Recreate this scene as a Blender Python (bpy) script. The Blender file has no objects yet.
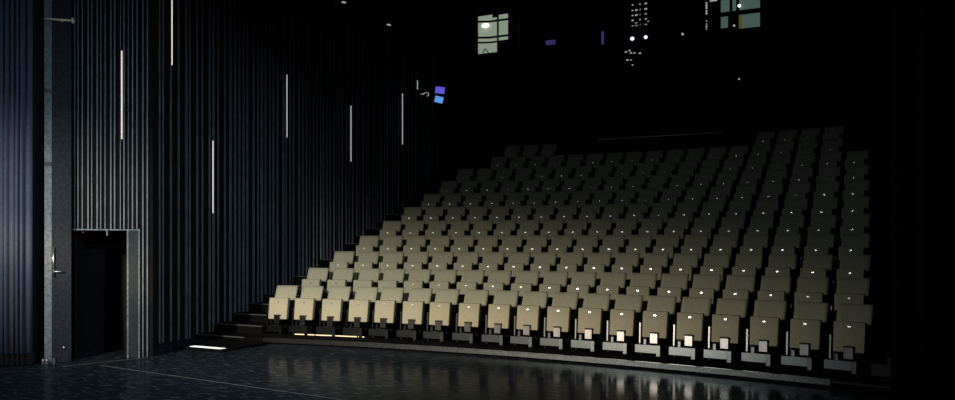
import bpy, bmesh, math, random
from mathutils import Vector, Matrix, Quaternion
random.seed(7)
S = bpy.context.scene
COL = S.collection
PI = math.pi

# ------------------------------------------------------------------ measuring helpers (photo frame 955x400)
F, YH, CX, HC = 782.5, 242.46, 477.5, 1.89
CA, SA = math.cos(.459), math.sin(.459)
def on_z(px, py, z):
    """the place on the level z that the photo shows at (px, py)"""
    b = (YH - py) / F
    Z = (z - HC) / b
    X = (px - CX) / F * Z
    return Vector((CA * X - SA * Z, SA * X + CA * Z, z))
def on_y(px, py, y):
    """the place on the upright plane y that the photo shows at (px, py)"""
    a = (px - CX) / F
    Z = y / (SA * a + CA)
    X = a * Z
    return Vector((CA * X - SA * Z, y, HC + (YH - py) / F * Z))
def on_x(px, py, x):
    a = (px - CX) / F
    Z = x / (CA * a - SA)
    X = a * Z
    return Vector((x, SA * X + CA * Z, HC + (YH - py) / F * Z))

# ------------------------------------------------------------------ materials
def mat(name, color, rough=.5, metal=0., noise=0., nscale=20., bump=0., bscale=200., emit=None, estr=1., spec=.5, sheen=0.):
    m = bpy.data.materials.new(name); m.use_nodes = True
    nt = m.node_tree; b = nt.nodes['Principled BSDF']
    b.inputs['Base Color'].default_value = (*color, 1)
    b.inputs['Roughness'].default_value = rough
    b.inputs['Metallic'].default_value = metal
    b.inputs['Specular IOR Level'].default_value = spec
    if sheen: b.inputs['Sheen Weight'].default_value = sheen
    tc = nt.nodes.new('ShaderNodeTexCoord')
    if noise:
        n = nt.nodes.new('ShaderNodeTexNoise'); n.inputs['Scale'].default_value = nscale; n.inputs['Detail'].default_value = 4
        nt.links.new(tc.outputs['Object'], n.inputs['Vector'])
        r = nt.nodes.new('ShaderNodeValToRGB')
        r.color_ramp.elements[0].position = .3; r.color_ramp.elements[1].position = .7
        r.color_ramp.elements[0].color = (*[c * (1 - noise) for c in color], 1)
        r.color_ramp.elements[1].color = (*[min(1, c * (1 + noise)) for c in color], 1)
        nt.links.new(n.outputs['Fac'], r.inputs['Fac']); nt.links.new(r.outputs['Color'], b.inputs['Base Color'])
    if bump:
        n = nt.nodes.new('ShaderNodeTexNoise'); n.inputs['Scale'].default_value = bscale
        nt.links.new(tc.outputs['Object'], n.inputs['Vector'])
        bp = nt.nodes.new('ShaderNodeBump'); bp.inputs['Strength'].default_value = bump; bp.inputs['Distance'].default_value = .004
        nt.links.new(n.outputs['Fac'], bp.inputs['Height']); nt.links.new(bp.outputs['Normal'], b.inputs['Normal'])
    if emit:
        b.inputs['Emission Color'].default_value = (*emit, 1); b.inputs['Emission Strength'].default_value = estr
    return m

M = {}
M['fabric'] = mat('taupe_upholstery', (.42, .382, .272), .9, noise=.10, nscale=35, bump=.25, bscale=260, spec=.2)
M['shell'] = mat('black_plastic', (.012, .012, .012), .5)
def brushed(name, color, rough=.278, aniso=.65, noise=0.):
    m = mat(name, color, rough, metal=1., noise=noise, nscale=40)
    nt = m.node_tree; b = nt.nodes['Principled BSDF']
    t = nt.nodes.new('ShaderNodeTangent'); t.direction_type = 'RADIAL'; t.axis = 'Z'
    nt.links.new(t.outputs[0], b.inputs['Tangent'])
    b.inputs['Anisotropic'].default_value = aniso; b.inputs['Anisotropic Rotation'].default_value = .25
    return m
M['bracket'] = brushed('brushed_steel_housing', (.40, .385, .38), .26, .82)
M['foot'] = brushed('brushed_dark_steel', (.155, .175, .18), .27, .75, noise=.15)
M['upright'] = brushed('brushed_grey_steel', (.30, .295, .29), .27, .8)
M['steel'] = mat('grey_painted_steel', (.36, .37, .39), .42, metal=.75, noise=.1, nscale=30)
M['dark_steel'] = mat('dark_steel', (.03, .03, .034), .45, metal=.5)
M['plate'] = mat('satin_number_plate', (.93, .92, .90), .27, metal=1.)
M['ink'] = mat('black_number_print', (.01, .01, .01), .6)
M['black_wall'] = mat('matt_black_paint', (.006, .006, .006), .95, noise=.3, nscale=3, spec=.12)
M['slat'] = mat('charcoal_slat', (.12, .138, .16), .5, noise=.25, nscale=6, spec=.4)
M['tier'] = mat('dark_platform_vinyl', (.0045, .0045, .005), .9, noise=.3, nscale=8, spec=.03)
M['lip'] = brushed('worn_metal_edge', (.21, .225, .23), .29, .65, noise=.4)
M['nosing'] = mat('dark_aluminium_nosing', (.09, .095, .10), .5, metal=.4)
M['white_strip'] = mat('glowing_white_strip', (.85, .86, .84), .6, emit=(1, 1, .98), estr=.7)  # white step strip with a weak emission of its own
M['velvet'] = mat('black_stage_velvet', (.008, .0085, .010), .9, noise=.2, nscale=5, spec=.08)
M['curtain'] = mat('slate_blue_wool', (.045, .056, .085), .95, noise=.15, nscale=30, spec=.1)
M['pillar'] = mat('blue_grey_scuffed_paint', (.012, .016, .022), .6, noise=.5, nscale=22, spec=.12, bump=.4, bscale=60)
M['pillar_edge'] = mat('light_grey_scuffed_paint', (.11, .13, .15), .6, noise=.4, nscale=26, spec=.15)
M['green_jamb'] = mat('grey_green_paint', (.018, .025, .026), .6, noise=.2, spec=.15)
M['chrome'] = mat('bright_steel', (.8, .8, .8), .3, metal=1.)
M['white_rail'] = mat('pale_rail', (.7, .7, .68), .4)
M['brass'] = mat('dull_brass', (.75, .66, .46), .5, metal=.2)
M['tape'] = mat('pale_floor_tape', (.15, .155, .16), .6)
M['tube'] = mat('warm_white_tube', (.8, .78, .75), .4, emit=(1, .90, .80), estr=.8)
M['tube_dim'] = mat('grey_white_tube', (.8, .78, .75), .4, emit=(.92, .93, .95), estr=.5)
M['warm_glow'] = mat('warm_floor_glow', (.8, .7, .5), .4, emit=(1, .74, .42), estr=.62)
M['lit_window'] = mat('lit_frosted_window', (.3, .3, .28), .4, emit=(.36, .45, .33), estr=.62)
M['lit_window_teal'] = mat('dim_teal_window', (.2, .2, .2), .4, emit=(.13, .22, .19), estr=.42)
M['lamp_white'] = mat('white_lamp', (.9, .9, .9), .3, emit=(.95, .95, 1), estr=3.)
M['lamp_violet'] = mat('violet_lamp', (.8, .8, .9), .3, emit=(.75, .66, 1), estr=1.6)
M['dim_violet'] = mat('dim_violet_glow', (.1, .1, .2), .4, emit=(.10, .07, .32), estr=.35)
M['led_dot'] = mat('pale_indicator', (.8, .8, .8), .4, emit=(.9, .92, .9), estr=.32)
M['screen_violet'] = mat('violet_screen', (.05, .05, .1), .3, emit=(.13, .11, .80), estr=.8)
M['screen_blue'] = mat('sky_blue_screen', (.05, .05, .1), .3, emit=(.13, .36, .95), estr=.85)
M['magenta'] = mat('magenta_pilot', (.2, .02, .1), .4, emit=(.5, .02, .2), estr=.25)
M['yellow'] = mat('yellow_edge', (.3, .26, .08), .5, emit=(.30, .25, .06), estr=.25)

def floor_material():
    """black dance floor: dusty matt film over a gloss that shows lights and feet, with fine scuffs"""
    m = bpy.data.materials.new('black_stage_floor'); m.use_nodes = True
    nt = m.node_tree; b = nt.nodes['Principled BSDF']; out = nt.nodes['Material Output']
    tc = nt.nodes.new('ShaderNodeTexCoord')
    def noise(scale, det, rough, msc, rot):
        mp = nt.nodes.new('ShaderNodeMapping'); mp.inputs['Scale'].default_value = msc; mp.inputs['Rotation'].default_value = (0, 0, rot)
        nt.links.new(tc.outputs['Object'], mp.inputs['Vector'])
        n = nt.nodes.new('ShaderNodeTexNoise'); n.inputs['Scale'].default_value = scale; n.inputs['Detail'].default_value = det; n.inputs['Roughness'].default_value = rough
        nt.links.new(mp.outputs['Vector'], n.inputs['Vector']); return n
    n = noise(3.0, 8, .75, (1.6, 5, 1), -.45)
    r = nt.nodes.new('ShaderNodeValToRGB')
    r.color_ramp.elements[0].position = .53; r.color_ramp.elements[0].color = (.008, .0115, .0165, 1)
    r.color_ramp.elements[1].position = .72; r.color_ramp.elements[1].color = (.15, .185, .205, 1)
    nt.links.new(n.outputs['Fac'], r.inputs['Fac']); nt.links.new(r.outputs['Color'], b.inputs['Base Color'])
    b.inputs['Roughness'].default_value = .9; b.inputs['Specular IOR Level'].default_value = .05
    g = nt.nodes.new('ShaderNodeBsdfGlossy'); g.inputs['Roughness'].default_value = .17; g.inputs['Color'].default_value = (.86, .94, 1, 1)
    n2 = noise(1.6, 6, .6, (1, 1, 1), 0)
    mr = nt.nodes.new('ShaderNodeMapRange'); mr.inputs['From Min'].default_value = .3; mr.inputs['From Max'].default_value = .7
    mr.inputs['To Min'].default_value = .10; mr.inputs['To Max'].default_value = .17
    nt.links.new(n2.outputs['Fac'], mr.inputs['Value']); nt.links.new(mr.outputs['Result'], g.inputs['Roughness'])
    fr = nt.nodes.new('ShaderNodeFresnel'); fr.inputs['IOR'].default_value = 1.4
    mu = nt.nodes.new('ShaderNodeMath'); mu.operation = 'MULTIPLY'; mu.inputs[1].default_value = .19
    nt.links.new(fr.outputs['Fac'], mu.inputs[0])
    mx = nt.nodes.new('ShaderNodeMixShader')
    nt.links.new(mu.outputs[0], mx.inputs['Fac']); nt.links.new(b.outputs[0], mx.inputs[1]); nt.links.new(g.outputs[0], mx.inputs[2])
    nt.links.new(mx.outputs[0], out.inputs['Surface'])
    bp = nt.nodes.new('ShaderNodeBump'); bp.inputs['Strength'].default_value = .03; bp.inputs['Distance'].default_value = .002
    nt.links.new(n.outputs['Fac'], bp.inputs['Height']); nt.links.new(bp.outputs['Normal'], g.inputs['Normal'])
    return m
M['floor'] = floor_material()

# ------------------------------------------------------------------ geometry helpers
def box(bm, x0, x1, y0, y1, z0, z1, mi=0, mtx=None):
    vs = [bm.verts.new((x, y, z)) for x in (x0, x1) for y in (y0, y1) for z in (z0, z1)]
    if mtx is not None:
        for v in vs: v.co = mtx @ v.co
    fs = []
    for q in ((0, 1, 3, 2), (4, 6, 7, 5), (0, 4, 5, 1), (2, 3, 7, 6), (0, 2, 6, 4), (1, 5, 7, 3)):
        f = bm.faces.new([vs[i] for i in q]); f.material_index = mi; fs.append(f)
    return vs, fs
def rbox(x0, x1, y0, y1, z0, z1, r, seg=2, edit=None):
    bm = bmesh.new(); box(bm, x0, x1, y0, y1, z0, z1)
    if edit: edit(bm)
    bmesh.ops.bevel(bm, geom=list(bm.edges), offset=r, segments=seg, profile=.5, affect='EDGES')
    return bm
def tube(bm, p, q, r, n=10, mi=0):
    p, q = Vector(p), Vector(q); d = (q - p)
    rot = d.to_track_quat('Z', 'Y').to_matrix().to_4x4()
    ret = bmesh.ops.create_cone(bm, cap_ends=True, segments=n, radius1=r, radius2=r, depth=d.length,
                                matrix=Matrix.Translation((p + q) / 2) @ rot)
    for v in ret['verts']:
        for f in v.link_faces: f.material_index = mi
def ball(bm, c, r, n=10):
    bmesh.ops.create_uvsphere(bm, u_segments=n, v_segments=max(6, n // 2), radius=r, matrix=Matrix.Translation(Vector(c)))
def mesh_of(name, bm, mats, smooth=False):
    bmesh.ops.recalc_face_normals(bm, faces=bm.faces)
    me = bpy.data.meshes.new(name); bm.to_mesh(me); bm.free()
    for m in (mats if isinstance(mats, (list, tuple)) else [mats]): me.materials.append(m)
    if smooth:
        for p in me.polygons: p.use_smooth = True
    return me
def obj(name, me, parent=None, loc=(0, 0, 0), rz=0.):
    o = bpy.data.objects.new(name, me); COL.objects.link(o); o.location = loc; o.rotation_euler = (0, 0, rz)
    if parent: o.parent = parent
    return o
def build(name, bm, mats, parent=None, loc=(0, 0, 0), rz=0., smooth=False):
    return obj(name, mesh_of(name, bm, mats, smooth), parent, loc, rz)
def thing(name, label, cat, loc=(0, 0, 0), rz=0., group=None):
    return tag(obj(name, None, None, loc, rz), label, cat, group)
def tag(o, label, cat, group=None):
    o['label'] = label; o['category'] = cat
    if group: o['group'] = group
    return o
def structure(o):
    o['kind'] = 'structure'; return o

# ------------------------------------------------------------------ the auditorium's plan
PITCH, TREAD, BEND = .55, .9697, .0245
OX, OY = -5.1512, 12.3679
def u_of(c): return (c - 10) * PITCH
ROW_FIT = {1: (12.3865, -0.0211, -0.0204), 2: (13.2629, -0.0099, -0.0177)}      # slight differences of the lower rows from the common arc
def row_y(r, u):
    a, b, c = ROW_FIT.get(r, (OY + (r - 1) * TREAD, 0, -BEND))
    return a + b * u + c * u * u
SEAT_U = {1: [-5.095, -4.546, -3.961, -3.39, -2.847, -2.269, -1.721, -1.138, -0.559, -0.01, 0.548, 1.108, 1.662, 2.207, 2.756, 3.295, 3.851, 4.406, 4.968],
          2: [-5.027, -4.453, -3.871, -3.324, -2.761, -2.204, -1.629, -1.074, -0.514, 0.049, 0.587, 1.138, 1.68, 2.224, 2.762, 3.304, 3.846, 4.389, 4.948]}
def row_turn(r, u):
    a, b, c = ROW_FIT.get(r, (0, 0, -BEND))
    return math.atan(b + 2 * c * u)
def tier_z(r): return .11 + .3202 * (r - 1) + .0063 * (r - 1) ** 2
ROWS = 11
WL = -11.72              # slatted side wall
TL, TR = -10.46, .62     # ends of the seating platforms
BACK = 26.

# ------------------------------------------------------------------ room shell
def shell_box(name, x0, x1, y0, y1, z0, z1, m):
    bm = bmesh.new(); box(bm, x0, x1, y0, y1, z0, z1); return structure(build(name, bm, m))
shell_box('floor', -16, 5, -5, 26.5, -.2, 0, M['floor'])
shell_box('ceiling', -16, 5, -5, 26.5, 12, 12.2, M['black_wall'])
shell_box('wall_back', -16, 5, BACK, BACK + .2, 0, 12, M['black_wall'])
shell_box('wall_front', -16, 5, -5, -4.8, 0, 12, M['black_wall'])
shell_box('wall_right', 4.6, 4.8, -4.8, BACK, 0, 12, M['black_wall'])
shell_box('wall_outer_left', -15.4, -15.2, -4.8, BACK, 0, 12, M['black_wall'])
shell_box('wall_auditorium_right', .75, .9, 11.6, BACK, 0, 12, M['black_wall'])

# slatted side wall: backing panel with upright slats at uneven spacing, and the slatted doorway bay in front of it
bm = bmesh.new()
box(bm, WL - .16, WL - .06, 9.6, 21.2, 0, 11.9, 0)
box(bm, WL - 1.6, WL - .06, 21.2, 21.3, 0, 11.9, 0)
y = 9.72
while y < 21.1:
    w = random.choice((.022, .028, .034)); d = random.choice((.026, .032, .038, .045))
    box(bm, WL - .06, WL - .06 + d, y, y + w, .02, 11.8, 1)
    y += w + random.choice((.075, .09, .105, .12, .16))
structure(build('wall_left', bm, [M['black_wall'], M['slat']]))

A0, B0 = on_z(72, 361.0, 0), on_z(152.5, 357.6, 0)
dv = (B0 - A0); LB = dv.length; ang = math.atan2(dv.y, dv.x)
def along(px):           # where an upright line at px meets the doorway bay
    a = (px - CX) / F
    # x = (CA a - SA) Z ; y = (SA a + CA) Z
    kx, ky = CA * a - SA, SA * a + CA
    d = dv.normalized()
    # A0 + s d = Z (kx,ky)
    det = d.x * (-ky) + kx * d.y
    s = ((-A0.x) * (-ky) + kx * (-A0.y)) / det
    return s
DO0, DO1 = along(72.5), along(140)      # door opening
HEAD = 2.13
bm = bmesh.new()                       # local: x along the bay, -y towards the stage
box(bm, 0, LB, .06, .14, HEAD, 11.9, 0)
box(bm, DO1, LB, .06, .14, 0, HEAD, 0)
box(bm, LB - .06, LB, .14, 1.3, 0, 11.9, 0)
x = DO0 + .02
while x < LB - .03:
    w = random.choice((.010, .013, .018)); d = random.choice((.02, .028, .035))
    z0 = HEAD - .02 if x < DO1 else .015
    box(bm, x, x + w, .06 - d, .06, z0, 11.8, 1)
    x += w + random.choice((.038, .05, .062, .07))
structure(build('wall_doorway_bay', bm, [M['black_wall'], M['slat']], None, A0, ang))
bm = bmesh.new()                       # the dark lobby behind the opening
box(bm, DO0 - .02, DO0 + .02, .30, 1.2, 0, HEAD + .1, 0)
box(bm, DO0 - .02, LB - .06, 1.2, 1.28, 0, HEAD + .1, 0)
box(bm, DO0 - .02, LB - .06, .14, 1.2, HEAD, HEAD + .1, 0)
structure(build('wall_lobby', bm, M['black_wall'], None, A0, ang))
# door set: grey-green door leaf standing in the right of the opening, with frame and closer
dr = structure(obj('door_1', None, None, A0, ang))
j0, j1 = along(129), along(139)
bm = bmesh.new(); box(bm, j0, j1 - .012, .03, .055, .01, HEAD - .05); build('door_leaf', bm, M['green_jamb'], dr)
bm = bmesh.new()
box(bm, j0 - .035, j0 - .008, .02, .06, .0, HEAD - .04); box(bm, j1 - .01, j1 + .012, .0, .06, .0, HEAD - .02)
box(bm, DO0, j1 + .012, .02, .06, HEAD - .045, HEAD - .022)
build('door_frame', bm, M['pillar_edge'], dr)
bm = bmesh.new(); s = along(107); box(bm, s - .012, s + .012, 0, .02, HEAD - .13, HEAD - .03); build('door_closer', bm, M['pillar_edge'], dr)
bm = bmesh.new(); s = along(82); ball(bm, (s, .1, HEAD - .075), .012, 8); build('pilot_lamp', bm, M['magenta'], dr)

# tiers: curved platforms, one per row
def curve_slab(bm, xa, xb, off0, off1, r, z0, z1, mi=0, n=24, r2=None):
    pts = [xa + (xb - xa) * i / n for i in range(n + 1)]
    fr = [row_y(r, x - OX) + off0 for x in pts]
    bk = [(row_y(r, x - OX) + off1) for x in pts]
    rows_ = []
    for x, a, b in zip(pts, fr, bk):
        rows_.append([bm.verts.new((x, a, z0)), bm.verts.new((x, b, z0)), bm.verts.new((x, b, z1)), bm.verts.new((x, a, z1))])
    for p, q in zip(rows_, rows_[1:]):
        for i in range(4):
            f = bm.faces.new((p[i], p[(i + 1) % 4], q[(i + 1) % 4], q[i])); f.material_index = mi
    for e in (rows_[0], rows_[-1][::-1]):
        f = bm.faces.new(e); f.material_index = mi
for r in range(1, ROWS + 1):
    bm = bmesh.new()
    o0 = -.66 if r == 1 else -.5
    o1 = .47 if r < ROWS else 2.6
    curve_slab(bm, TL, TR, o0, o1, r, 0, tier_z(r))
    structure(build('seating_tier', bm, M['tier']))
# worn pale edge along the front of the lowest tier
bm = bmesh.new()
curve_slab(bm, -10.05, on_z(830, 381, .1).x, -.70, -.66, 1, .034, .112, 0, 30)
structure(build('trim_front_edge', bm, M['lip']))
bm = bmesh.new()
curve_slab(bm, on_z(830, 381, .1).x + .01, .55, -.69, -.66, 1, .07, .10, 0, 6)
structure(build('trim_front_edge_dark', bm, M['dark_steel']))

# aisle stairs at the left
bm = bmesh.new()
def step(x0, x1, y0, y1, z, nose=True):
    box(bm, x0, x1, y0, y1, 0, z - .004, 0)
    box(bm, x0, x1, y0 - .012, y0 + .012, z - .018, z, 1)
k = 0
for r in range(1, ROWS + 1):
    z = tier_z(r); z2 = (tier_z(r) + tier_z(r + 1)) / 2
    y0 = 11.26 + (r - 1) * TREAD
    step(WL + .03, TL, y0, y0 + TREAD / 2, z)
    step(WL + .03, TL, y0 + TREAD / 2, y0 + TREAD, z2)
structure(build('aisle_stairs', bm, [M['tier'], M['nosing']]))
bm = bmesh.new()
a_ = on_z(186, 346.5, .055); b_ = on_z(240, 346.5, .055)
box(bm, a_.x - .25, b_.x, a_.y - .02, 11.25, 0, .053, 0)
box(bm, a_.x - .25, b_.x, a_.y - .03, a_.y - .01, .043, .056, 1)
bs = structure(build('bottom_step', bm, [M['tier'], M['dark_steel']]))
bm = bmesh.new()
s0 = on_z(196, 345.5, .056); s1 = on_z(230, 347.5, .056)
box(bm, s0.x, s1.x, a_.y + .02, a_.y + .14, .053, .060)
build('white_edge_strip', bm, M['white_strip'], bs)

# ------------------------------------------------------------------ seats
TILT = .14
def seat_meshes():
    me = {}
    def cushion_edit(bm):                      # folded-up seat: leans back a little, narrower towards its bottom
        for v in bm.verts:
            v.co.y += (v.co.z - .63) * TILT
            if v.co.z < .4: v.co.x *= .975
    bm = rbox(-.203, .203, .0, .095, .288, .697, .013, 3, cushion_edit); me['cushion'] = mesh_of('seat_cushion', bm, M['fabric'], True)
    bm = bmesh.new()                           # dark moulded pan behind it
    box(bm, -.19, .19, .085, .115, .30, .68)
    for v in bm.verts: v.co.y += (v.co.z - .63) * TILT
    me['pan'] = mesh_of('seat_pan', bm, M['shell'])
    # backrest: gently dished padded panel, reclined
    bm = bmesh.new(); n = 8; prof = [(.635, .262), (.70, .288), (.77, .317), (.85, .351), (.918, .380)]
    grid = []
    for i in range(n + 1):
        x = -.231 + .452 * i / n; dish = .03 * (x / .226) ** 2
        grid.append([bm.verts.new((x, y - dish, z)) for z, y in prof])
    bk = []
    for i in range(n + 1):
        x = -.231 + .452 * i / n; dish = .03 * (x / .226) ** 2
        bk.append([bm.verts.new((x, y - dish + .055, z)) for z, y in prof])
    m_ = len(prof)
    for i in range(n):
        for j in range(m_ - 1):
            bm.faces.new((grid[i][j], grid[i + 1][j], grid[i + 1][j + 1], grid[i][j + 1]))
            bm.faces.new((bk[i][j], bk[i][j + 1], bk[i + 1][j + 1], bk[i + 1][j]))
        bm.faces.new((grid[i][0], bk[i][0], bk[i + 1][0], grid[i + 1][0]))
        bm.faces.new((grid[i][-1], grid[i + 1][-1], bk[i + 1][-1], bk[i][-1]))
    for j in range(m_ - 1):
        bm.faces.new((grid[0][j], grid[0][j + 1], bk[0][j + 1], bk[0][j]))
        bm.faces.new((grid[n][j], bk[n][j], bk[n][j + 1], grid[n][j + 1]))
    bmesh.ops.recalc_face_normals(bm, faces=bm.faces)
    sharp = [e for e in bm.edges if len(e.link_faces) == 2 and e.calc_face_angle() > .8]
    bmesh.ops.bevel(bm, geom=sharp, offset=.007, segments=2, affect='EDGES')
    me['back'] = mesh_of('backrest', bm, M['fabric'], True)
    bm = bmesh.new()
    vs, _ = box(bm, -.20, .19, 0, .02, .36, .89)
    for v in vs: v.co.y += .285 + (v.co.z - .40) * .27
    me['shell'] = mesh_of('back_shell', bm, M['shell'])
    # number plate with rounded corners, on the cushion face just under its top edge
    bm = bmesh.new(); g = []
    for k in range(9):
        t = -1 + k / 4
        z = .626 + .0145 * t; y = -.006 + .0011 * t * t + .001
        g.append([bm.verts.new((x, y, z)) for x in (-.018, -.014, .014, .018)])
    for a, b in zip(g, g[1:]):
        for q in range(3): bm.faces.new((a[q], a[q + 1], b[q + 1], b[q]))
    ret = bmesh.ops.extrude_face_region(bm, geom=list(bm.faces))
    for v in ret['geom']:
        if isinstance(v, bmesh.types.BMVert): v.co.y = .004
    for v in bm.verts: v.co.y += (v.co.z - .63) * .10
    bmesh.ops.recalc_face_normals(bm, faces=bm.faces)
    for f in bm.faces: f.smooth = True
    for e_ in bm.edges:
        if len(e_.link_faces) == 2 and e_.calc_face_angle() > .6: e_.smooth = False
    me['plate'] = mesh_of('number_plate', bm, M['plate'])
    # counterweight housing under the cushion, leg, foot box, stub and seat-side upright
    def lean(bm, k, z0):
        for v in bm.verts: v.co.y += (v.co.z - z0) * k
        return bm
    me['bracket'] = mesh_of('hinge_housing', lean(rbox(-.054, .070, -.083, .08, .203, .360, .005, 1), .038, .28), M['bracket'])
    me['cap'] = mesh_of('housing_cap', rbox(-.058, .074, -.086, .08, .358, .378, .004, 1), M['shell'])
    me['leg'] = mesh_of('leg', lean(rbox(.040, .108, -.065, .02, .0, .176, .005, 1), .05, .1), M['foot'])
    me['foot'] = mesh_of('foot_box', lean(rbox(-.325, .040, -.03, .12, .034, .172, .008, 1), .05, .1), M['foot'])
    me['stub'] = mesh_of('stub', lean(rbox(-.19, -.137, -.005, .06, .165, .258, .006, 1), .05, .2), M['foot'])
    me['upright'] = mesh_of('upright', lean(rbox(-.264, -.230, .0, .05, .18, .515, .006, 1), .06, .35), M['upright'])
    bm = bmesh.new(); box(bm, -.262, .25, .20, .25, .40, .45); box(bm, -.262, -.235, .05, .25, .40, .44)
    box(bm, -.26, -.24, .20, .25, .0, .41); box(bm, -.262, -.236, .02, .06, 0, .2)
    me['upright_dark'] = me['upright'].copy(); me['upright_dark'].materials[0] = M['dark_steel']  # uprights behind the front row darkened so they show no glint
    me['beam'] = mesh_of('cross_beam', bm, M['dark_steel'])
    return me
SM = seat_meshes()
def number_mesh(n):
    cu = bpy.data.curves.new('number', 'FONT'); cu.body = str(n); cu.size = .027; cu.align_x = 'CENTER'; cu.align_y = 'CENTER'
    cu.extrude = .0006; cu.offset = .0004
    o = bpy.data.objects.new('number', cu); COL.objects.link(o)
    bpy.context.view_layer.update()
    dg = bpy.context.evaluated_depsgraph_get()
    me = bpy.data.meshes.new_from_object(o.evaluated_get(dg))
    bpy.data.objects.remove(o)
    me.materials.clear(); me.materials.append(M['ink'])
    me.transform(Matrix.Translation((0, -.0072, .626)) @ Matrix.Rotation(PI / 2 - .10, 4, 'X'))
    return me
NUM = {c: number_mesh(20 - c) for c in range(1, 20)}

def seat_proto():
    t = obj('theatre_seat', None)
    for nm, key in (('seat_cushion', 'cushion'), ('seat_pan', 'pan'), ('backrest', 'back'), ('back_shell', 'shell'), ('number_plate', 'plate'),
                    ('hinge_housing', 'bracket'), ('leg', 'leg'), ('foot_box', 'foot'), ('stub', 'stub'),
                    ('upright', 'upright'), ('cross_beam', 'beam')):
        p = obj(nm, SM[key], t)
        if key == 'bracket': obj('housing_cap', SM['cap'], p)
        if key == 'plate': obj('number', NUM[10], p)
    return t
proto = seat_proto()
def copy_tree(o, parent=None):
    c = o.copy(); COL.objects.link(c)
    if parent: c.parent = parent
    for ch in list(o.children): copy_tree(ch, c)
    return c
ORD = ['', 'first', 'second', 'third', 'fourth', 'fifth', 'sixth', 'seventh', 'eighth', 'ninth', 'tenth', 'eleventh', 'twelfth',
       'thirteenth', 'fourteenth', 'fifteenth', 'sixteenth', 'seventeenth', 'eighteenth', 'nineteenth']
ROWN = ['', 'front row', 'second row', 'third row', 'fourth row', 'fifth row', 'sixth row', 'seventh row', 'eighth row', 'ninth row',
        'tenth row', 'top row']
used = False
for r in range(1, ROWS + 1):
    cols = list(range(1, 20)) if r <= 9 else (list(range(2, 19)) if r == 10 else [2, 3, 4, 15, 16, 17, 18])
    for i, c in enumerate(cols):
        t = proto if not used else copy_tree(proto)
        used = True
        u = SEAT_U[r][i] if r in SEAT_U else u_of(c)
        t.location = (OX + u, row_y(r, u), tier_z(r)); t.rotation_euler = (0, 0, row_turn(r, u))
        n = len(cols)
        if r == 11:
            where = ('%s from the left in the left trio of the top row' % ORD[i + 1]) if i < 3 else ('%s from the right in the right four of the top row' % ORD[n - i])
            lab = 'fold-up theatre seat, ' + where
        elif i == 0: lab = 'fold-up theatre seat at the left end of the %s beside the stairs' % ROWN[r]
        elif i == n - 1: lab = 'fold-up theatre seat at the right end of the %s' % ROWN[r]
        elif i < 10: lab = 'fold-up theatre seat, %s from the left end of the %s' % (ORD[i + 1], ROWN[r])
        else: lab = 'fold-up theatre seat, %s from the right end of the %s' % (ORD[n - i], ROWN[r])
        tag(t, lab, 'seat', 'fold-up audience seats in rows')
        for ch in t.children:
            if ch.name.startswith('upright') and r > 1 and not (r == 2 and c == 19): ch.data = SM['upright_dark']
            for g in list(ch.children):
                if g.name.startswith('number'):
                    if r < 6: g.data = NUM[c]
                    else: bpy.data.objects.remove(g)      # too small to read from the stage
# end stand of the front row
u = SEAT_U[1][-1] + .56
e = thing('row_end_stand', 'dark steel end stand with stub at the right end of the front row', 'stand',
          (OX + u, row_y(1, u), tier_z(1)), row_turn(1, u))
bm = rbox(-.30, -.05, -.03, .12, .0, .17, .008, 1); build('foot_box', bm, M['dark_steel'], e)
bm = rbox(-.115, -.06, .0, .06, .165, .27, .006, 1); build('stub', bm, M['dark_steel'], e)
bm = bmesh.new(); ball(bm, (-.035, -.02, .11), .018, 10); build('knob', bm, M['steel'], e, smooth=True)

# glowing strips standing in for warm light on the floor under the first seats
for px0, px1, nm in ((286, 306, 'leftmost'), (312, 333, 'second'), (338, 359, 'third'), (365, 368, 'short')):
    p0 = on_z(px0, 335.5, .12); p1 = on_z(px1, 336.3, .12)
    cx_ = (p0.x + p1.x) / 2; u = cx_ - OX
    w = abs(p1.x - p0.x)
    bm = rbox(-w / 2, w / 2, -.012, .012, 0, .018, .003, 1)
    o = build('floor_glow', bm, M['warm_glow'], None, (cx_, row_y(1, u) - .047, .11), row_turn(1, u))
    lab = {'leftmost': 'glowing strip for warm light under the seat at the left end of the front row',
           'second': 'glowing strip for warm light under the second seat from the left, front row',
           'third': 'glowing strip for warm light under the third seat from the left, front row',
           'short': 'very short glowing strip for warm light under the fourth seat from the left, front row'}[nm]
    tag(o, lab, 'floor light', 'warm glows on the floor under the front row')

# rail behind the top row
rl = thing('guard_rail', 'thin metal guard rail behind the gap in the top seat row', 'railing', (0, 0, 0))
ry = 22.75
p0, p1 = on_y(598, 138.8, ry), on_y(722, 133.2, ry)
zt = (p0.z + p1.z) / 2
tzb = tier_z(11)
bm = bmesh.new(); tube(bm, (p0.x, ry, zt), (p1.x, ry, zt), .018); build('hand_rail', bm, M['white_rail'], rl, smooth=True)
for px in (600, 655, 690, 721):
    q = on_y(px, 136, ry)
    bm = bmesh.new(); tube(bm, (q.x, ry, tzb), (q.x, ry, zt + (.1 if px == 655 else 0)), .018); build('post', bm, M['dark_steel'], rl)

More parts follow.
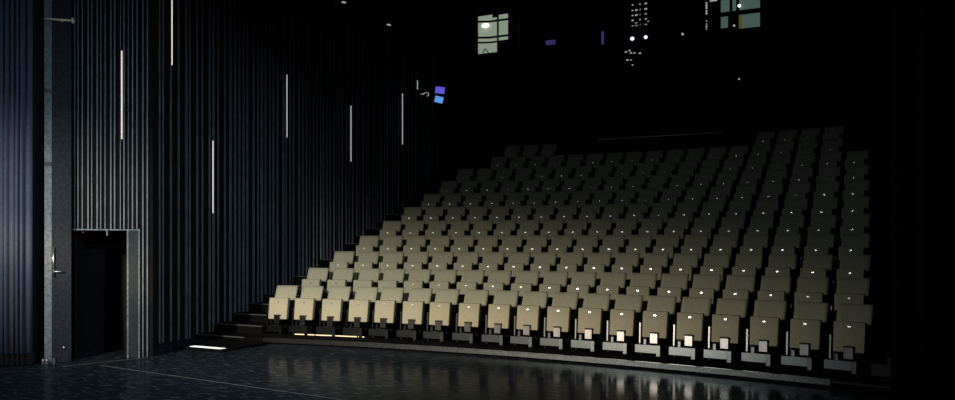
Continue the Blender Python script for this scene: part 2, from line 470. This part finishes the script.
# ------------------------------------------------------------------ light tubes on the slatted wall
def light_tube(px, y0, y1, label, m, on_bay=False, x=WL + .055):
    if on_bay:
        s = along(px); d = dv.normalized()
        p = A0 + d * s
        nrm = Vector((d.y, -d.x, 0)); p = p + nrm * .035
        Z = -SA * p.x + CA * p.y
        z0, z1 = HC + (YH - y1) / F * Z, HC + (YH - y0) / F * Z
    else:
        a, b = on_x(px, y1, x), on_x(px, y0, x); p = a; z0, z1 = a.z, b.z
    t = thing('light_tube', label, 'light', (p.x, p.y, z0), 0, 'slim light tubes on the slatted wall')
    bm = bmesh.new(); tube(bm, (0, 0, .015), (0, 0, z1 - z0 - .015), .0105, 12); build('tube', bm, m, t, smooth=True)
    for za, zb in ((0, .015), (z1 - z0 - .015, z1 - z0)):
        bm = bmesh.new(); tube(bm, (0, 0, za), (0, 0, zb), .014, 12); build('end_cap', bm, M['dark_steel'], t)
    bm = bmesh.new(); box(bm, -.075, -.012, -.012, .012, .1, .13); box(bm, -.075, -.012, -.012, .012, z1 - z0 - .13, z1 - z0 - .1)
    build('wall_clip', bm, M['dark_steel'], t)
light_tube(122, 50, 140, 'slim warm white light tube on the slats above the dark doorway', M['tube'], True)
light_tube(172, -34, 66, 'slim light tube cut by the top edge, right of the doorway tube', M['tube'])
light_tube(213, 140, 214, 'lowest hanging slim light tube on the slatted wall, reaching nearest the stairs', M['tube'])
light_tube(287, 74, 138, 'fourth slim light tube from the doorway along the slatted wall', M['tube_dim'])
light_tube(351, 105, 162, 'fifth slim light tube from the doorway along the slatted wall', M['tube_dim'])
light_tube(402.5, 93, 145, 'sixth slim light tube from the doorway, left of the blue screens', M['tube_dim'])
light_tube(417.5, 80, 90, 'very short light tube highest near the far end, beside the blue screens', M['tube_dim'])

# blue screens and bracket lamp at the far end of the slatted wall
def screen(px, py, w, h, tilt, m, label):
    p = on_y(px, py, 19.6)
    t = thing('monitor', label, 'screen', p, .35, 'small blue screens at the end of the slatted wall')
    T = Matrix.Rotation(tilt, 4, 'Y')
    bm = bmesh.new(); box(bm, -w / 2 - .015, w / 2 + .015, 0, .06, -h / 2 - .015, h / 2 + .015, 0, T); build('casing', bm, M['shell'], t)
    bm = bmesh.new(); box(bm, -w / 2, w / 2, -.006, 0, -h / 2, h / 2, 0, T); build('display', bm, m, t)
    bm = bmesh.new(); tube(bm, (0, .05, 0), (-.75, .32, 0), .02); build('arm', bm, M['dark_steel'], t)
screen(440, 90.2, .27, .19, .12, M['screen_violet'], 'upper small violet-blue screen at the far end of the slatted wall')
screen(439, 99.6, .24, .18, .25, M['screen_blue'], 'lower small sky-blue screen at the far end of the slatted wall')
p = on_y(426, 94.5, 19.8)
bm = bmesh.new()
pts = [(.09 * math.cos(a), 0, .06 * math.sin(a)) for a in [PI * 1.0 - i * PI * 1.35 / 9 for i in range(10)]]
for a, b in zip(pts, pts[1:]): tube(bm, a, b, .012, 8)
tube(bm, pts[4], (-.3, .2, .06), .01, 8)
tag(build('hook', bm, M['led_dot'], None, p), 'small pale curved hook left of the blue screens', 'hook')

# ------------------------------------------------------------------ gallery at the back
gy = 24.
GZ = 8.15
bm = bmesh.new(); box(bm, -15, 4.5, gy - .05, BACK, GZ - .25, GZ); box(bm, -15, 4.5, gy - .05, gy + .05, GZ - .9, GZ)
structure(build('gallery_floor', bm, M['black_wall']))
gr = thing('gallery_railing', 'dark tube railing along the upper gallery with two rails', 'railing', (0, 0, 0))
za = on_y(490, 21.5, gy).z; zb = on_y(490, 37.5, gy).z; zc = on_y(490, 42.5, gy).z
def kink(z): return Vector((-11.4, gy, z))
def left_end(z):
    k = kink(z); Z = -SA * k.x + CA * k.y; X = CA * k.x + SA * k.y
    p = Vector((X - 3.0, Z + .15))          # the left stretch runs nearly square to the view
    return Vector((CA * p.x - SA * p.y, SA * p.x + CA * p.y, z))
for z, r_ in ((za, .035), (zb, .035), (zc, .03)):
    bm = bmesh.new(); tube(bm, kink(z), (.7 if z != zb else -8.5, gy, z), r_); tube(bm, left_end(z), kink(z), r_); build('rail', bm, M['dark_steel'], gr, smooth=True)
xp = -10.3
while xp < .7:
    bm = bmesh.new(); tube(bm, (xp, gy, GZ), (xp, gy, za), .02); build('post', bm, M['dark_steel'], gr); xp += 2.05

wy = 25.9
def pane(px0, px1, py0, py1, m, name, parent, y=wy, d=.03):
    a, b = on_y(px0, py1, y), on_y(px1, py0, y)
    a2, b2 = on_y(px0, py0, y), on_y(px1, py1, y)
    z0, z1 = (a.z + b2.z) / 2, (b.z + a2.z) / 2
    bm = bmesh.new(); box(bm, a.x, b.x, y - d, y, z0, z1)
    return build(name, bm, m, parent)
w1 = structure(obj('window_1', None))
pane(478.5, 497.5, 15.5, 53, M['lit_window'], 'pane', w1)
pane(498.6, 508, 14.5, 40.5, M['lit_window'], 'pane', w1)
pane(497.3, 498.8, 14, 53, M['shell'], 'mullion', w1, wy - .03, .03)
pane(493, 497.3, 14, 17.5, M['shell'], 'blind_box', w1, wy - .03, .05)
q = on_y(485.5, 25.5, wy - .06)
bm = bmesh.new(); box(bm, q.x - .13, q.x + .13, wy - .12, wy - .04, q.z - .06, q.z + .06)
bmesh.ops.bevel(bm, geom=list(bm.edges), offset=.03, segments=2, affect='EDGES')
tag(build('window_lamp', bm, M['lamp_white']), 'bright white lamp seen in the lit green-white gallery window', 'lamp')
a, b, c_ = on_y(482.5, 53, wy - .06), on_y(485.3, 48.7, wy - .06), on_y(488.5, 53, wy - .06)
bm = bmesh.new(); tube(bm, a, b, .016, 8); tube(bm, b, c_, .016, 8)
tag(build('folded_stand', bm, M['shell']), 'small dark tent-shaped stand before the lit gallery window', 'stand')

w2 = structure(obj('window_2', None))
pane(721, 729.5, 0, 13, M['lit_window_teal'], 'pane', w2); pane(721, 728, 17, 28, M['lit_window_teal'], 'pane', w2)
pane(732.5, 736, -2, 12, M['lit_window_teal'], 'pane', w2)
pane(739.5, 760, -8, 10, M['lit_window_teal'], 'pane', w2); pane(740, 760, 14, 29.5, M['lit_window_teal'], 'pane', w2)
pane(738.9, 742, 15, 30, M['yellow'], 'blind_edge', w2, wy - .03, .02)
for px, py, r_, nm, lab in ((739.2, 5.8, .045, 'lamp_white', 'small white lamp at the mullion of the teal gallery window'),
                       (734, 25.5, .035, 'led_dot', 'faint lamp in the dark lower middle of the teal gallery window'),
                       (757.5, 28.2, .02, 'lamp_white', 'tiny lamp at the lower right corner of the teal gallery window'),
                       (739, 79, .03, 'led_dot', 'tiny pilot lamp on the back wall below the gallery windows'),
                       (682.5, 34, .04, 'led_dot', 'tiny white lamp on the gallery left of the teal window')):
    yy = wy - .05 if py < 40 else BACK - .03
    bm = bmesh.new(); ball(bm, (0, 0, 0), r_, 10); tube(bm, (0, 0, 0), (0, BACK - yy + .01, 0), r_ * .4, 8)
    tag(build('pilot_lamp', bm, M[nm], None, on_y(px, py, yy), smooth=True), lab, 'lamp')

# equipment rack with rows of indicators
rk_y = 25.3
c0, c1 = on_y(629, 30, rk_y), on_y(650, 30, rk_y)
rk = thing('equipment_rack', 'tall black equipment rack on the gallery with rows of pale indicators', 'rack', (c0.x, rk_y, GZ))
W = c1.x - c0.x
bm = bmesh.new(); box(bm, 0, W, .02, .5, 0, 2.6); build('cabinet', bm, M['shell'], rk)
for i, py in enumerate((5, 10.5, 15.5, 20.5, 25.5)):
    for px in (632.5, 636.3, 640.6, 645.8):
        if i in (0, 3) and px == 636.3: continue
        q = on_y(px, py - (px - 632) * .12, rk_y)
        bm = bmesh.new(); rr = .018 + .012 * random.random(); box(bm, -rr * 1.3, rr * 1.3, -.015, .02, -rr * .7, rr * .7)
        build('indicator', bm, M['led_dot'], rk, q - Vector((c0.x, rk_y, GZ)))
for px, py, s_ in ((636.5, 24, .05), (648.3, 22, .035)):
    q = on_y(px, py, rk_y); bm = bmesh.new(); ball(bm, (0, -.01, 0), s_, 10); build('indicator', bm, M['led_dot'], rk, q - Vector((c0.x, rk_y, GZ)))
for px, py, s_, lab in ((632.3, 38.7, .055, 'left bright violet-white lamp on the front of the gallery below the rack'),
                        (645.8, 37.2, .05, 'right bright violet-white lamp on the front of the gallery below the rack')):
    t = thing('spot_lamp', lab, 'lamp', on_y(px, py, gy - .27), 0, 'violet-white lamps on the gallery front')
    bm = bmesh.new(); tube(bm, (0, 0, 0), (0, .2, .02), s_ * 1.25, 14); build('housing', bm, M['shell'], t)
    bm = bmesh.new(); tube(bm, (0, -.012, 0), (0, 0, 0), s_ * 1.1, 14); build('lens', bm, M['lamp_violet'], t)
# patch panel below, with small connectors made to glow
q0, q1 = on_y(624, 66, gy - .09), on_y(648, 48, gy - .09)
pp = thing('patch_panel', 'black connector panel with pale glowing sockets under the violet lamps', 'panel', (q0.x, gy - .06, min(q0.z, q1.z)))
bm = bmesh.new(); box(bm, 0, q1.x - q0.x, -.02, .01, 0, abs(q1.z - q0.z)); build('panel', bm, M['shell'], pp)
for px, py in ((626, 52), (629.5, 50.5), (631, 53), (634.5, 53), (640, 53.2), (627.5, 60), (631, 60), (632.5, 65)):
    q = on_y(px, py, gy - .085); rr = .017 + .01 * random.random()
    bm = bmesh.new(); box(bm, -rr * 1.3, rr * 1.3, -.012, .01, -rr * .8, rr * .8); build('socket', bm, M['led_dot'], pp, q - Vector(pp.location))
# string of small lamps hanging by the window
t = thing('hanging_light_string', 'upright string of small pale lamps hanging left of the teal window', 'light', on_y(706.5, 35, 25.2))
top = on_y(706.5, -6, 25.2)
bm = bmesh.new(); tube(bm, (0, 0, 0), (0, 0, top.z - t.location.z), .008, 6); build('cable', bm, M['shell'], t)
for py in (3, 5.5, 8, 11, 13.5, 21, 24, 26.5, 29, 33.5):
    q = on_y(706.5, py, 25.2) - Vector(t.location); bm = bmesh.new(); ball(bm, (0, 0, 0), .018 + .02 * random.random(), 8); build('bulb', bm, M['led_dot'], t, (0, 0, q.z))
q = on_y(713, .3, 25.4); bm = bmesh.new(); box(bm, -.12, .12, -.02, .02, -.03, .05)
tag(build('wall_lamp', bm, M['led_dot'], None, q), 'flat pale lamp at the top edge beside the light string', 'lamp')
for px, py, y_, hw, hh, lab in ((550.5, 42.3, gy - .1, .16, .07, 'dim violet box lamp on the gallery right of the lit window'),
                             (602.5, 40, gy + .3, .035, .28, 'narrow upright dim violet lamp on the gallery left of the rack')):
    q = on_y(px, py, y_)
    t = thing('violet_lamp', lab, 'lamp', (q.x, y_ + .1, GZ))
    h_ = q.z - GZ
    bm = rbox(-hw, hw, -.13, -.04, h_ - hh, h_ + hh, .015, 1); build('lens', bm, M['dim_violet'], t)
    bm = rbox(-hw - .01, hw + .01, -.045, .05, h_ - hh - .01, h_ + hh + .01, .01, 1); build('housing', bm, M['shell'], t)
    bm = bmesh.new(); tube(bm, (0, 0, 0), (0, 0, h_ - hh), .015, 8); build('stand', bm, M['shell'], t)

# two small glints high on the slatted wall's side, given as fixtures with glowing lenses
for px, py, lab in ((344, 2, 'tiny fixture glowing as a glint high above the slatted wall at the top edge'), (389, 24.5, 'tiny fixture glowing as a glint high above the far slats')):
    q = on_x(px, py, WL + .12)
    t = thing('wall_fixture', lab, 'fixture', q, 0)
    bm = bmesh.new(); box(bm, -.17, .02, -.04, .04, .005, .06); build('housing', bm, M['shell'], t)
    bm = bmesh.new(); box(bm, -.04, .03, -.05, .05, -.02, .005); build('lens', bm, M['led_dot'], t)

# ------------------------------------------------------------------ stage left: steel post, curtain
pb = on_z(52, 363, 0); pe = on_z(71.5, 361.8, 0)
pa = math.atan2((pe - pb).y, (pe - pb).x)
pl = thing('steel_post', 'scuffed blue-grey steel post between the curtain and the dark doorway', 'post', pb, pa)
pw = (pe - pb).length
bm = rbox(0, pw, 0, .14, .0, 11.9, .006, 1); build('post_face', bm, M['pillar'], pl)
ed = on_z(44, 363.5, 0); ew = (pb - ed).length
bm = rbox(-ew, 0, .01, .10, .0, 11.9, .006, 1); build('post_edge', bm, M['pillar_edge'], pl)
def on_post(px, py, dy=0):
    Z = -SA * pb.x + CA * pb.y
    s = (px - 52) / (71 - 52) * pw
    return Vector((s, dy, HC + (YH - py) / F * (Z)))
q = on_post(53.5, 247); q2 = on_post(53.5, 268)
h = build('handle_bar', (lambda b_: (tube(b_, (q.x, -.03, q2.z - .14), (q.x, -.03, q.z), .011), b_)[1])(bmesh.new()), M['chrome'], pl, smooth=True)
bm = bmesh.new(); tube(bm, (q.x - .01, -.04, q2.z - .06), (q.x + .13, -.05, q2.z - .055), .012); tube(bm, (q.x, 0, q2.z - .06), (q.x, -.04, q2.z - .06), .012)
build('lever', bm, M['chrome'], pl, smooth=True)
q = on_post(63.5, 348); bm = bmesh.new(); ball(bm, (q.x, -.015, q.z), .022); build('knob', bm, M['chrome'], pl, smooth=True)
for px in (43.5, 47, 54):
    q = on_post(px, 362); bm = bmesh.new(); tube(bm, (q.x, -.04, 0), (q.x, -.04, .05 if px != 54 else .08), .022, 8); ball(bm, (q.x, -.04, .06), .02, 8); build('floor_bolt', bm, M['chrome'], pl)
for py in (91, 164):
    q = on_post(47.5, py); bm = bmesh.new(); box(bm, q.x - .04, q.x + .05, -.004, .02, q.z - .03, q.z + .03); build('bolt_hole', bm, M['shell'], pl)
q = on_post(57, 136); bm = bmesh.new(); ball(bm, (q.x, 0, q.z), .02, 8); build('bolt', bm, M['shell'], pl)
q = on_post(44.5, 20.5); q2 = on_post(74, 19.3)
bm = bmesh.new(); tube(bm, (q.x, -.06, q.z), (q2.x, -.07, q2.z), .018); tube(bm, (q2.x - .03, -.07, q2.z - .045), (q2.x - .03, -.07, q2.z + .04), .022)
tube(bm, (pw * .5, .01, q.z + .008), (pw * .5, -.065, q.z + .008), .02)
build('pipe_arm', bm, M['brass'], pl, smooth=True)

def drape(name, p0, p1, z0, z1, m, wave, amp, label, parent=None, n_per=14, seed=1, thick=.012):
    rnd = random.Random(seed)
    p0, p1 = Vector(p0), Vector(p1); L = (p1 - p0).length; d = (p1 - p0) / L; nn = Vector((d.y, -d.x, 0))
    pts = []; s = 0
    while s < L:
        w = wave * rnd.uniform(.65, 1.4); a = amp * rnd.uniform(.6, 1.2)
        for i in range(n_per):
            t = i / n_per
            ss = s + w * t
            if ss > L: break
            off = a * (.5 - .5 * math.cos(2 * PI * t)) ** .8
            pts.append(p0 + d * ss + nn * off)
        s += w
    bm = bmesh.new(); cols = []
    nz = 6
    for p in pts:
        cols.append([bm.verts.new((p.x, p.y, z0 + (z1 - z0) * j / nz)) for j in range(nz + 1)])
    for a, b in zip(cols, cols[1:]):
        for j in range(nz): bm.faces.new((a[j], b[j], b[j + 1], a[j + 1]))
    o = build(name, bm, m, parent, smooth=True)
    md = o.modifiers.new('thickness', 'SOLIDIFY'); md.thickness = thick
    return o
cA = on_z(33, 366, 0); cB = on_z(-2, 367, 0); cdir = (cB - cA).normalized()
cv = thing('stage_curtain', 'slate-blue pleated curtain hanging left of the steel post', 'curtain', (0, 0, 0))
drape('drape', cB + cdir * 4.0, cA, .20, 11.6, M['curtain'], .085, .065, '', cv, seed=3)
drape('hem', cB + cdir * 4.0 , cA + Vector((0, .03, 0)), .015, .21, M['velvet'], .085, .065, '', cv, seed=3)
cC = on_z(42.5, 364, 0) + Vector((-.16, .1, 0))
o = drape('side_curtain', cA + Vector((-.30, .1, 0)), cC, .015, 11.6, M['velvet'], .14, .08, '', None, seed=5)
tag(o, 'black drape in the gap between the slate-blue curtain and the steel post', 'curtain')
# black masking drape at the right
o = drape('masking_drape', (.30, 10.7, 0), (4.4, 9.9, 0), .01, 11.7, M['velvet'], .26, .13, '', None, seed=9)
tag(o, 'black masking drape filling the right edge beside the seats', 'curtain')

# ------------------------------------------------------------------ tape lines on the stage floor
def strip(p, q, w, label):
    p, q = Vector(p), Vector(q); L = (q - p).length; a = math.atan2((q - p).y, (q - p).x)
    bm = bmesh.new(); box(bm, 0, L, -w / 2, w / 2, 0, .0015)
    tag(build('floor_tape', bm, M['tape'], None, (p.x, p.y, 0), a), label, 'tape', 'tape lines on the stage floor')
strip(on_z(101, 365.5, 0), on_z(372, 404, 0), .018, 'pale thin tape line running across the floor from the doorway')
strip(on_z(62, 366.5, 0), on_z(157, 356.3, 0), .02, 'pale thin tape line along the foot of the slatted doorway wall')

# ------------------------------------------------------------------ light
def spot(name, loc, target, energy, size_deg, blend, color, radius=.15, sx=1., sy=1., roll=0.):
    l = bpy.data.lights.new(name, 'SPOT'); l.energy = energy; l.spot_size = math.radians(size_deg); l.spot_blend = blend
    l.color = color; l.shadow_soft_size = radius
    o = bpy.data.objects.new(name, l); COL.objects.link(o); o.location = loc
    o.rotation_euler = ((Vector(target) - Vector(loc)).to_track_quat('-Z', 'Y') @ Quaternion((0, 0, 1), math.radians(roll))).to_euler(); o.scale = (sx, sy, 1)
    return o
spot('stage_spotlight', (-8.6, .6, 4.6), (-10.3, 12.0, .2), 4100, 100, 1., (1, .96, .80), .15, 1., .265, -5)
spot('warm_row_light', (-8.6, .9, 4.5), (-9.4, 12.0, .25), 2700, 80, 1., (1, .70, .50), .15, 1., .09)
spot('wide_fill', (-7.6, .9, 4.6), (-4.5, 13.6, 1.6), 330, 112, 1., (.72, .90, 1.), .25, 1., .42)  # added fill that lifts the right and upper rows
spot('side_floodlight', (-2.6, 5.4, 4.2), (-11.7, 8.2, .5), 1350, 84, 1., (.66, .83, 1.), .2, 1., .95)

w = bpy.data.worlds.new('world'); S.world = w; w.use_nodes = True
w.node_tree.nodes['Background'].inputs[0].default_value = (.5, .6, .8, 1); w.node_tree.nodes['Background'].inputs[1].default_value = .0

# ------------------------------------------------------------------ camera and view
cam = bpy.data.cameras.new('camera'); co = bpy.data.objects.new('camera', cam); COL.objects.link(co)
co.location = (0, 0, HC); co.rotation_euler = (PI / 2, 0, .459)
cam.sensor_fit = 'HORIZONTAL'; cam.sensor_width = 36; cam.lens = F / 955 * 36; cam.shift_y = (YH - 200) / 955; cam.clip_end = 100
S.camera = co
S.view_settings.view_transform = 'Standard'; S.view_settings.look = 'None'; S.view_settings.exposure = 0; S.view_settings.gamma = 1
S.view_settings.use_curve_mapping = False
S.cycles.use_denoising = True
S.cycles.max_bounces = 6
